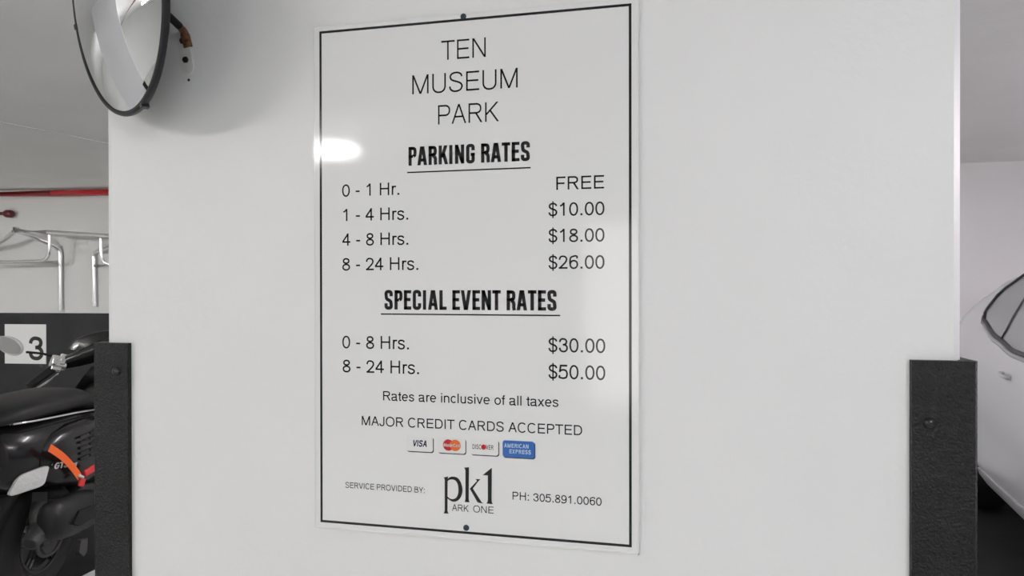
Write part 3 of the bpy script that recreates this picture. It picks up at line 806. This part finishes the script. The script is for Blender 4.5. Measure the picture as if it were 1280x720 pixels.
# headset and bars, turned a little to the left
hs = build('headset', loft(BM(), [[Vector((.81 + dx + .055 * math.cos(t) * q_, dy, 1.0 + dz_ + .050 * math.sin(t) * q_)) for t in [2 * math.pi * k / 20 for k in range(20)]] for dx, dy, dz_, q_ in
    ((-.040, .335, -.040, .50), (-.03, .29, -.028, .80), (-.015, .22, -.006, 1.0), (.0, .14, .025, 1.2), (.01, .05, .055, 1.4), (.015, -.05, .055, 1.4), (.03, -.14, .025, 1.2), (.06, -.22, -.006, 1.0), (.09, -.285, -.03, .80), (.10, -.33, -.04, .50))]), SCBODY, SCO, 60)
build('headlamp', lathe(BM(), [(.085, 0), (.088, .03), (.07, .055), (.0, .07)], (.86, 0, 1.04), (1, -.1, -.1), 28), CLEARLENS, SCO, 50)
build('dash_visor', loft(BM(), [[Vector((.80 + .07 * t_ + .02 * (1 - abs(a_)), .015 + .30 * a_ * k_, zl_ + .11 * (1 - a_ * a_) ** .5 * k_)) for a_ in [-1 + 2 * j / 24 for j in range(25)]] + [Vector((.80 + .07 * t_, .015 + .30 * a_ * k_, zl_ - .04 * (1 - a_ * a_))) for a_ in [1 - 2 * j / 24 for j in range(1, 24)]] for t_, k_, zl_ in ((-.1, .90, 1.040), (.2, 1.0, 1.042), (.8, .97, 1.035), (1.3, .75, 1.02), (1.6, .3, 1.01))]), SCBODY, SCO, 60)
for s, a, b in ((1, Vector((.775, .325, .965)), Vector((.590, .385, .862))), (-1, Vector((.92, -.32, .97)), Vector((1.02, -.45, .90)))):
    ax = (b - a).normalized()
    g = build('handlebar_grip', tube(BM(), [a - ax * .05, a, a + ax * .012, b - ax * .01, b], [.018, .0205, .023, .022, .016], 16), SCMATT, SCO, 50)
    if s == 1:
        bm = BM(); box(bm, -.026, .028, -.040, .034, -.030, .030, .010, 2); box(bm, -.034, -.020, -.030, -.006, -.012, .016, .004, 1); box(bm, -.034, -.020, .004, .024, -.020, .010, .004, 1); box(bm, -.016, .016, -.046, .0, .014, .044, .004, 1); box(bm, -.03, -.005, -.02, .02, -.046, -.026, .004, 1)
        sw = build('switch_cluster', bm, CHROMEP, SCO); sw.location = a + Vector((-.030, .0, .006)); sw.scale = (1.15, 1.15, 1.15); sw.rotation_euler = (.3, .3, .6)
        lv = [a.lerp(b, .12) + Vector((.012, .005, -.046)), a.lerp(b, .45) + Vector((.012, .0, -.046)), b + Vector((-.005, .004, -.040))]
        build('brake_lever', tube(BM(), smooth_pts(lv, 5), [.006] * 5 + [.0075] * 5 + [.008], 10, flat=.6), CHROMEP, SCO, 50)
    else:
        lv = [a + Vector((.05, 0, -.02)), a.lerp(b, .5) + Vector((.055, 0, -.03)), b + Vector((.03, 0, -.03))]
        build('brake_lever', tube(BM(), smooth_pts(lv, 5), .007, 10, flat=.6), CHROMEP, SCO, 50)
# rear-view mirrors on stalks
for s in (1, -1):
    if s == 1: r0, r1, mc = Vector((.765, .318, .990)), Vector((.70, .470, 1.035)), Vector((.69, .555, 1.075))
    else: r0, r1, mc = Vector((.90, -.29, 1.0)), Vector((.95, -.42, 1.08)), Vector((.95, -.50, 1.12))
    st = build('mirror_stalk', tube(BM(), smooth_pts([r0, r0.lerp(r1, .5) + Vector((0, 0, .008)), r1], 5), [.0075] * 5 + [.0065] * 5 + [.006], 10), SCMATT, SCO, 50)
    bm = BM()
    a_ = Vector((0.12, .93, .36 if s == 1 else -.36)).normalized(); n_ = Vector((-1, .15, .0)).normalized(); b_ = a_.cross(n_).normalized(); n_ = b_.cross(a_)
    rings = []
    for d, k in ((-.022, .45), (-.016, .8), (-.006, .97), (.004, 1.0), (.008, .96)):
        rings.append([mc + n_ * d + a_ * (.088 * k * math.cos(t)) + b_ * (.048 * k * math.sin(t) * (1 - .18 * math.cos(t) * s)) for t in [2 * math.pi * i / 28 for i in range(28)]])
    mh = build('mirror_head', loft(bm, rings), SCMIRROR, SCO, 60)
    bm = BM(); bm.faces.new([bm.verts.new(mc + n_ * .0085 + a_ * (.080 * math.cos(t)) + b_ * (.042 * math.sin(t))) for t in [2 * math.pi * i / 28 for i in range(28)]])
    build('mirror_glass', bm, mat('scooter_mirror_glass', (.8, .8, .8), .05, metal=1.0), mh)
# wheels
def sc_wheel(x, zc_, name):
    w = empty(name); w.parent = SCO; w.location = (x, 0, zc_)
    build('tyre', torus(BM(), (0, 0, 0), (0, 1, 0), .203, .059, 56, 16, 1.02), TYREM, w, 60)
    bm = BM()
    lathe(bm, [(.150, -.045), (.160, -.046), (.163, -.038), (.140, -.025), (.140, .025), (.163, .038), (.160, .046), (.150, .045)], (0, 0, 0), (0, 1, 0), 48)
    lathe(bm, [(0, -.05), (.035, -.05), (.045, -.035), (.045, .035), (.035, .05), (0, .05)], (0, 0, 0), (0, 1, 0), 24)
    for k in range(5):
        for d in (-.10, .10):
            t = 2 * math.pi * k / 5 + .3
            a = Vector((.04 * math.cos(t + d * 2), -.028, .04 * math.sin(t + d * 2))); b = Vector((.148 * math.cos(t + d), -.030, .148 * math.sin(t + d)))
            tube(bm, [a, b], [.012, .009], 8)
    build('wheel_rim', bm, RIMBLK, w, 40)
    return w
sc_wheel(0.0, .262, 'rear_wheel'); sc_wheel(1.22, .262, 'front_wheel')
build('front_fender', loft(BM(), [[Vector((1.22 + (.275 + .02 * math.sin(math.pi * j / 10) ) * math.cos(a), .085 * math.cos(math.pi * j / 10), .262 + (.275 + .05 * math.sin(math.pi * j / 10)) * math.sin(a))) for j in range(11)] for a in [math.radians(15 + 165 * k / 20) for k in range(21)]], closed=False), SCBODY, SCO, 60)
build('front_fork', tube(BM(), [(.84, -.02, .60), (1.0, -.06, .45), (1.20, -.075, .27)], [.035, .028, .022], 12), GREYMET, SCO, 50)
build('rear_reflector', box(BM(), -.335, -.325, -.03, .03, .395, .425, .004), REDLENS, SCO)
bm = BM(); loft(bm, [sec(-.335, .065, .36, .46, 3, 16), sec(-.32, .075, .36, .54, 3, 16), sec(-.22, .085, .50, .56, 3, 16), sec(-.1, .085, .52, .56, 3, 16)])
build('plate_holder', bm, SCMATT, SCO, 50)
# engine, shock, muffler, stand
bm = BM()
loft(bm, [sec(.02, .05, .20, .33, 3, 20, yc=.10), sec(.15, .08, .19, .37, 3, 20, yc=.08), sec(.30, .11, .20, .44, 3, 20, yc=.03), sec(.44, .10, .22, .42, 3, 20, yc=0)])
build('engine_case', bm, MUFF, SCO, 60)
build('wheel_hub_cover', lathe(BM(), [(.0, -.1), (.05, -.1), (.075, -.085), (.08, -.05), (.06, -.04)], (0, 0, .262), (0, 1, 0), 30), GREYMET, SCO, 40)
mf = build('muffler', loft(BM(), [[Vector((x, -.195 + hy * math.cos(t), zc_ - .30 * x * 0 + hz * math.sin(t))) for t in [2 * math.pi * k / 26 for k in range(26)]] for x, hy, zc_, hz in
    ((-.225, .028, .405, .050), (-.215, .045, .400, .075), (-.17, .058, .388, .090), (-.06, .064, .375, .096), (.06, .064, .362, .092), (.13, .055, .352, .078), (.165, .035, .345, .05), (.175, .015, .343, .022))]), MUFF, SCO, 60)
bm = BM()
loft(bm, [[Vector((x, -.225 - b_ * .042, z_)) for x, z_, b_ in ((-.15 + .0, .365, 1), (-.10, .405, .9), (.02, .395, .95), (.10, .36, .8), (.06, .338, .95), (-.10, .340, 1.0))], [Vector((x, -.20, z_)) for x, z_ in ((-.16, .362), (-.10, .412), (.02, .402), (.11, .36), (.06, .332), (-.10, .334))]])
build('heat_shield', bm, SCMATT, mf, 40)
bm = BM()
tube(bm, [(-.10, -.16, .40), (-.19, -.150, .355), (-.255, -.146, .318)], [.050, .045, .034], 20)
build('exhaust_tip', bm, GREYMET, mf, 50)
build('exhaust_opening', lathe(BM(), [(0, .0015), (.023, .0015), (.025, -.003)], (-.257, -.146, .317), (-.86, .05, -.49), 18), HOLEM, mf)
bm = BM()
tube(bm, [(-.13, -.115, .50), (-.15, -.118, .42), (-.16, -.118, .36), (-.10, -.115, .27)], [.030, .033, .030, .022], 14)
build('shock_absorber', bm, GREYMET, SCO, 50)
build('muffler_ring', torus(BM(), (-.085, -.125, .268), (.25, 1, .1), .062, .008, 36, 10), GREYMET, SCO, 60)
bm = BM(); ellipsoid(bm, (.02, -.150, .285), .034, .026, .022); ellipsoid(bm, (.05, -.155, .275), .02, .02, .017)
build('axle_nut', bm, GREYMET, SCO, 60)
for s in (-1, 1):
    build('stand_leg', tube(BM(), smooth_pts([(.36, s * .09, .22), (.33, s * .115, .11), (.30, s * .14, .012)], 5), [.014] * 8 + [.017] * 3, 10), GREYMET, SCO, 50)
bm = BM(); loft(bm, [[Vector((x, -.10 + d, z_)) for x, z_ in ((.18, .175), (.24, .165), (.23, .10), (.205, .085), (.165, .12))] for d in (-.012, .012)])
build('stand_bracket', bm, GREYMET, SCO, 30)
bm = BM()
tube(bm, smooth_pts([(.16, -.215, .455), (.20, -.225, .43), (.215, -.215, .38), (.20, -.19, .33)], 5), .026, 12)
build('exhaust_pipe', bm, GREYMET, SCO, 50)

# orange strap with a red buckle lying on the scooter's flank
STR = empty('tie_strap', SO, SAZ)
tag(STR, 'bright orange strap with a red buckle hanging across the flank of the black scooter', 'strap')
P = smooth_pts([(-.255, -.2275, .722), (-.20, -.2455, .672), (-.14, -.252, .612), (-.09, -.2555, .553)], 6)
rings = []
for i, p in enumerate(P):
    d = (P[min(i + 1, len(P) - 1)] - P[max(i - 1, 0)]).normalized()
    n_ = Vector((-.12, -1, .1)).normalized(); w2 = d.cross(n_).normalized(); k = .016
    rings.append([p + w2 * k, p + w2 * k + n_ * .003, p - w2 * k + n_ * .003, p - w2 * k])
build('webbing', loft(BM(), rings), ORANGEST, STR)
e = P[-1]
bm = box(BM(), -.026, .042, -.009, .006, -.017, .015, .006, 3)
bk = build('buckle', bm, REDBUCK, STR); bk.location = e + Vector((.046, -.012, .012)); bk.rotation_euler = (0, -.18, -.15)
bm = box(BM(), -.018, .018, -.006, .005, -.006, .006, .003, 2)
kp = build('keeper', bm, SILVER, STR); kp.location = e + Vector((.0, -.007, .002)); kp.rotation_euler = (0, .55, -.15)
bm = box(BM(), -.017, .017, -.006, .004, -.020, .016, .004, 2)
tb = build('strap_end', bm, REDBUCK, STR); tb.location = e + Vector((.012, -.004, -.026)); tb.rotation_euler = (0, .45, -.15)

# ------------------------------------------------------------------ white car at the right, tail to the far wall
CA = Vector((1.9765, 2.522, 0)); CT = Vector((0.15003, 0.98868, 0)); CNV = Vector((-0.98868, 0.15003, 0))
HWD = 0.92
CRO = CA - CNV * HWD
CAR = empty('car', CRO, math.atan2(-CT.y, -CT.x))
tag(CAR, 'white parked car with dark glass, tail to the wall, right of the pillar', 'car')
# local axes: +x nose (towards the viewer), +y away from the pillar, z up
def interp(T, x):
    if x <= T[0][0]: return T[0][1]
    for (a, va), (b, vb) in zip(T[:-1], T[1:]):
        if x <= b:
            t = (x - a) / (b - a); t = t * t * (3 - 2 * t) * .5 + t * .5
            return va + (vb - va) * t
    return T[-1][1]
ROOF = [(-1.78, .98), (-1.70, 1.10), (-1.5, 1.20), (-1.2, 1.36), (-.9, 1.48), (-.5, 1.575), (0, 1.615), (.5, 1.61), (.9, 1.56), (1.3, 1.40), (1.7, 1.17), (1.95, 1.04), (2.4, .97), (2.75, .84), (2.88, .68)]
WID = [(-1.78, .80), (-1.70, .86), (-1.4, .915), (-.8, .93), (0, .93), (1.2, .93), (2.0, .915), (2.5, .86), (2.8, .72), (2.88, .60)]
BOT = [(-1.78, .40), (-1.6, .26), (-1.0, .21), (1.8, .20), (2.6, .22), (2.88, .35)]
BELT = [(-1.8, 1.16), (-.9, 1.15), (-.2, 1.07), (.8, 1.01), (1.6, .98), (2.9, .9)]
def csec(x):
    w, zr, zb_ = interp(WID, x), interp(ROOF, x), interp(BOT, x)
    be = min(interp(BELT, x), zr - .035)
    g = max(0.0, min(1.0, (zr - be) / .5))
    top = [(.95 - .055 * g, be + (zr - be) * .30), (.95 - .14 * g, be + (zr - be) * .62), (.95 - .23 * g, be + (zr - be) * .84), (.90 - .30 * g, be + (zr - be) * .94), (.62 - .12 * g, be + (zr - be) * .985), (.3, zr), (0, zr)]
    k = lambda f: zb_ + (be - zb_) * f
    low = [(0, zb_), (.70, zb_), (.90, zb_ + .012), (.955, k(.10)), (.975, k(.17)), (.972, k(.24)), (.980, k(.34)), (.985, k(.43)), (1.0, k(.50)), (1.005, k(.62)), (1.0, k(.76)), (.985, k(.90)), (.968, k(.98))]
    half = low + top
    return [Vector((x, -a * w, z)) for a, z in half] + [Vector((x, a * w, z)) for a, z in reversed(half[1:-1])]
xs = [-1.78 + 4.66 * i / 60 for i in range(61)]
bm = loft(BM(), [csec(x) for x in xs])
carb = build('car_body', bm, CARP, CAR, 35)
# wheel arches cut out of the body
bm = BM()
AX = (-1.27, 1.70)
for ax_ in AX:
    for s in (-1, 1):
        lathe(bm, [(0, 0), (.365, 0), (.365, .30), (0, .30)], (ax_, s * .70, .335), (0, s, 0), 40)
cut = build('arch_cutter', bm, CARBLK)
cut.matrix_world = Matrix.Translation(CRO) @ Matrix.Rotation(math.atan2(-CT.y, -CT.x), 4, 'Z')
md = carb.modifiers.new('arches', 'BOOLEAN'); md.operation = 'DIFFERENCE'; md.object = cut; md.solver = 'EXACT'
bpy.context.view_layer.update()
dg = bpy.context.evaluated_depsgraph_get()
newme = bpy.data.meshes.new_from_object(carb.evaluated_get(dg))
carb.modifiers.clear(); carb.data = newme
bpy.data.objects.remove(cut)
for p in newme.polygons: p.use_smooth = True
newme.set_sharp_from_angle(angle=math.radians(30))
def side_y(x, z, off):
    S = csec(x)[:20]
    for a, b in zip(S[:-1], S[1:]):
        if a.z <= z <= b.z and b.z > a.z:
            t = (z - a.z) / (b.z - a.z)
            return a.y + (b.y - a.y) * t - off
    return S[-4].y - off
def win_patch(outline, off, s):
    """outline: list of (x, z_bottom, z_top) columns"""
    bm = BM(); G = []
    for x, zl, zh in outline:
        G.append([bm.verts.new((x, -s * -1 * 0 + (side_y(x, zl + (zh - zl) * j / 8, off)) * s, zl + (zh - zl) * j / 8)) for j in range(9)])
    for a, b in zip(G[:-1], G[1:]):
        for j in range(8):
            try: bm.faces.new((a[j], a[j + 1], b[j + 1], b[j]))
            except Exception: pass
    bmesh.ops.remove_doubles(bm, verts=bm.verts[:], dist=1e-5)
    bmesh.ops.recalc_face_normals(bm, faces=bm.faces[:])
    return bm
cols = []
WB = [(-.895, 1.235), (-.86, 1.195), (-.54, 1.118), (-.22, 1.068), (.5, 1.035), (1.2, 1.02), (1.45, 1.03)]
WT = [(-.895, 1.262), (-.86, 1.330), (-.80, 1.385), (-.66, 1.465), (-.50, 1.515), (-.22, 1.548), (.4, 1.555), (.8, 1.50), (1.15, 1.33), (1.45, 1.06)]
for i in range(48):
    x = -.895 + 2.345 * i / 47
    cols.append((x, interp(WB, x), interp(WT, x)))
for s in (1, -1):
    g = build('side_window', win_patch(cols, .004, s), CARGLASS, CAR, 40)
    loop = [Vector((x, side_y(x, zl, .004) * s, zl)) for x, zl, zh in cols] + [Vector((x, side_y(x, zh, .004) * s, zh)) for x, zl, zh in reversed(cols)]
    bm = BM(); tube(bm, loop + [loop[0], loop[1]], .012, 8, cap=False)
    build('window_seal', bm, CARTRIM, g, 50)
    bm = BM(); tube(bm, [Vector((x, side_y(x, zl - .024, .002) * s, zl - .022)) for x, zl, zh in cols], .012, 8)
    build('window_trim', bm, CARGREY, g, 50)
    bm = BM(); tube(bm, [Vector((-.45 + .03 * t_, side_y(-.45 + .03 * t_, interp(WB, -.45) * (1 - t_) + interp(WT, -.45) * t_, .005) * s, interp(WB, -.45) * (1 - t_) + interp(WT, -.45) * t_)) for t_ in [i / 10 for i in range(11)]], .008, 8)
    build('window_pillar', bm, CARTRIM, g, 50)
    for hx in (-.25, .75):
        zz = .945
        y_ = side_y(hx, zz, 0) * s
        bm = BM(); tube(bm, smooth_pts([(hx - .055, y_ + .004 * -s * -1, zz), (hx - .045, y_ - s * .022, zz + .002), (hx + .045, y_ - s * .024, zz - .006), (hx + .058, y_, zz - .008)], 5), .0085, 10, flat=1.2)
        build('door_handle', bm, CARHANDLE, CAR, 50)
    bm = BM()
    loft(bm, [[Vector((x, (side_y(x, z_, o_)) * s, z_)) for z_, o_ in ((.222, -.03), (.232, .012), (.29, .016), (.325, .010), (.33, -.03))] for x in [-.88 + 2.18 * i / 20 for i in range(21)]])
    build('sill_trim', bm, CARGREY, CAR, 40)
# windscreen and rear glass follow the roof line
def top_z(x, y):
    S = csec(x)[13:20]
    S = [(abs(p.y), p.z) for p in S]
    for (ya, za), (yb, zb2) in zip(S[:-1], S[1:]):
        if yb <= y <= ya:
            t = (y - ya) / (yb - ya) if ya != yb else 0
            return za + (zb2 - za) * t
    return S[0][1]
for nm, x0, x1 in (('windscreen', 1.16, 1.86), ('rear_window', -1.50, -1.0)):
    bm = BM(); G = []
    for i in range(15):
        x = x0 + (x1 - x0) * i / 14
        w = interp(WID, x) * (.60 + .12 * (i / 14 if x0 > 0 else 1 - i / 14))
        G.append([bm.verts.new((x, a * w, top_z(x, abs(a) * w) + .007)) for a in [-1 + 2 * j / 24 for j in range(25)]])
    for a, b in zip(G[:-1], G[1:]):
        for j in range(24): bm.faces.new((a[j], a[j + 1], b[j + 1], b[j]))
    bmesh.ops.recalc_face_normals(bm, faces=bm.faces[:])
    build(nm, bm, CARGLASS, CAR, 60)
for s in (-1, 1):
    bm = BM(); ellipsoid(bm, (2.62, s * .62, .70), .17, .16, .075); build('headlight', bm, CLEARLENS, CAR, 60)
    bm = BM(); ellipsoid(bm, (-1.70, s * .70, .93), .06, .14, .07); build('tail_light', bm, CARTAIL, CAR, 60)
    bm = BM(); ellipsoid(bm, (1.12, s * 1.03, 1.06), .07, .10, .065); build('wing_mirror', bm, CARP, CAR, 60)
    for ax_ in AX:
        w = empty('wheel'); w.parent = CAR; w.location = (ax_, s * .80, .335)
        build('tyre', lathe(BM(), [(.22, -.10), (.30, -.105), (.33, -.085), (.335, 0), (.33, .085), (.30, .105), (.22, .10)], (0, 0, 0), (0, 1, 0), 48), TYREM, w, 40)
        bm = BM(); lathe(bm, [(.22, s * .10), (.215, s * .085), (.20, s * .05), (.20, -s * .08)], (0, 0, 0), (0, 1, 0), 40)
        for k in range(5):
            t = 2 * math.pi * k / 5
            tube(bm, [(0.02 * math.cos(t), s * .07, .02 * math.sin(t)), (.205 * math.cos(t), s * .085, .205 * math.sin(t))], [.035, .024], 8)
        lathe(bm, [(0, s * .09), (.04, s * .09), (.05, s * .06), (0, s * .05)], (0, 0, 0), (0, 1, 0), 20)
        build('wheel_rim', bm, GREYMET, w, 40)
bm = BM(); box(bm, -1.3, 2.3, -.66, .66, .16, .26, .02); build('underbody', bm, CARBLK, CAR)

# sprinkler pipe over the aisle (seen in the round mirror)
bm = BM(); tube(bm, [(XL + .1, -1.75, CEIL - .09), (-3.0, -1.75, CEIL - .09), (XR - .1, -1.75, CEIL - .09)], .028, 16)
ap_ = build('sprinkler_pipe', bm, REDPIPE, None, 40)
tag(ap_, 'red sprinkler pipe under the ceiling of the aisle, reflected in the round mirror', 'pipe')
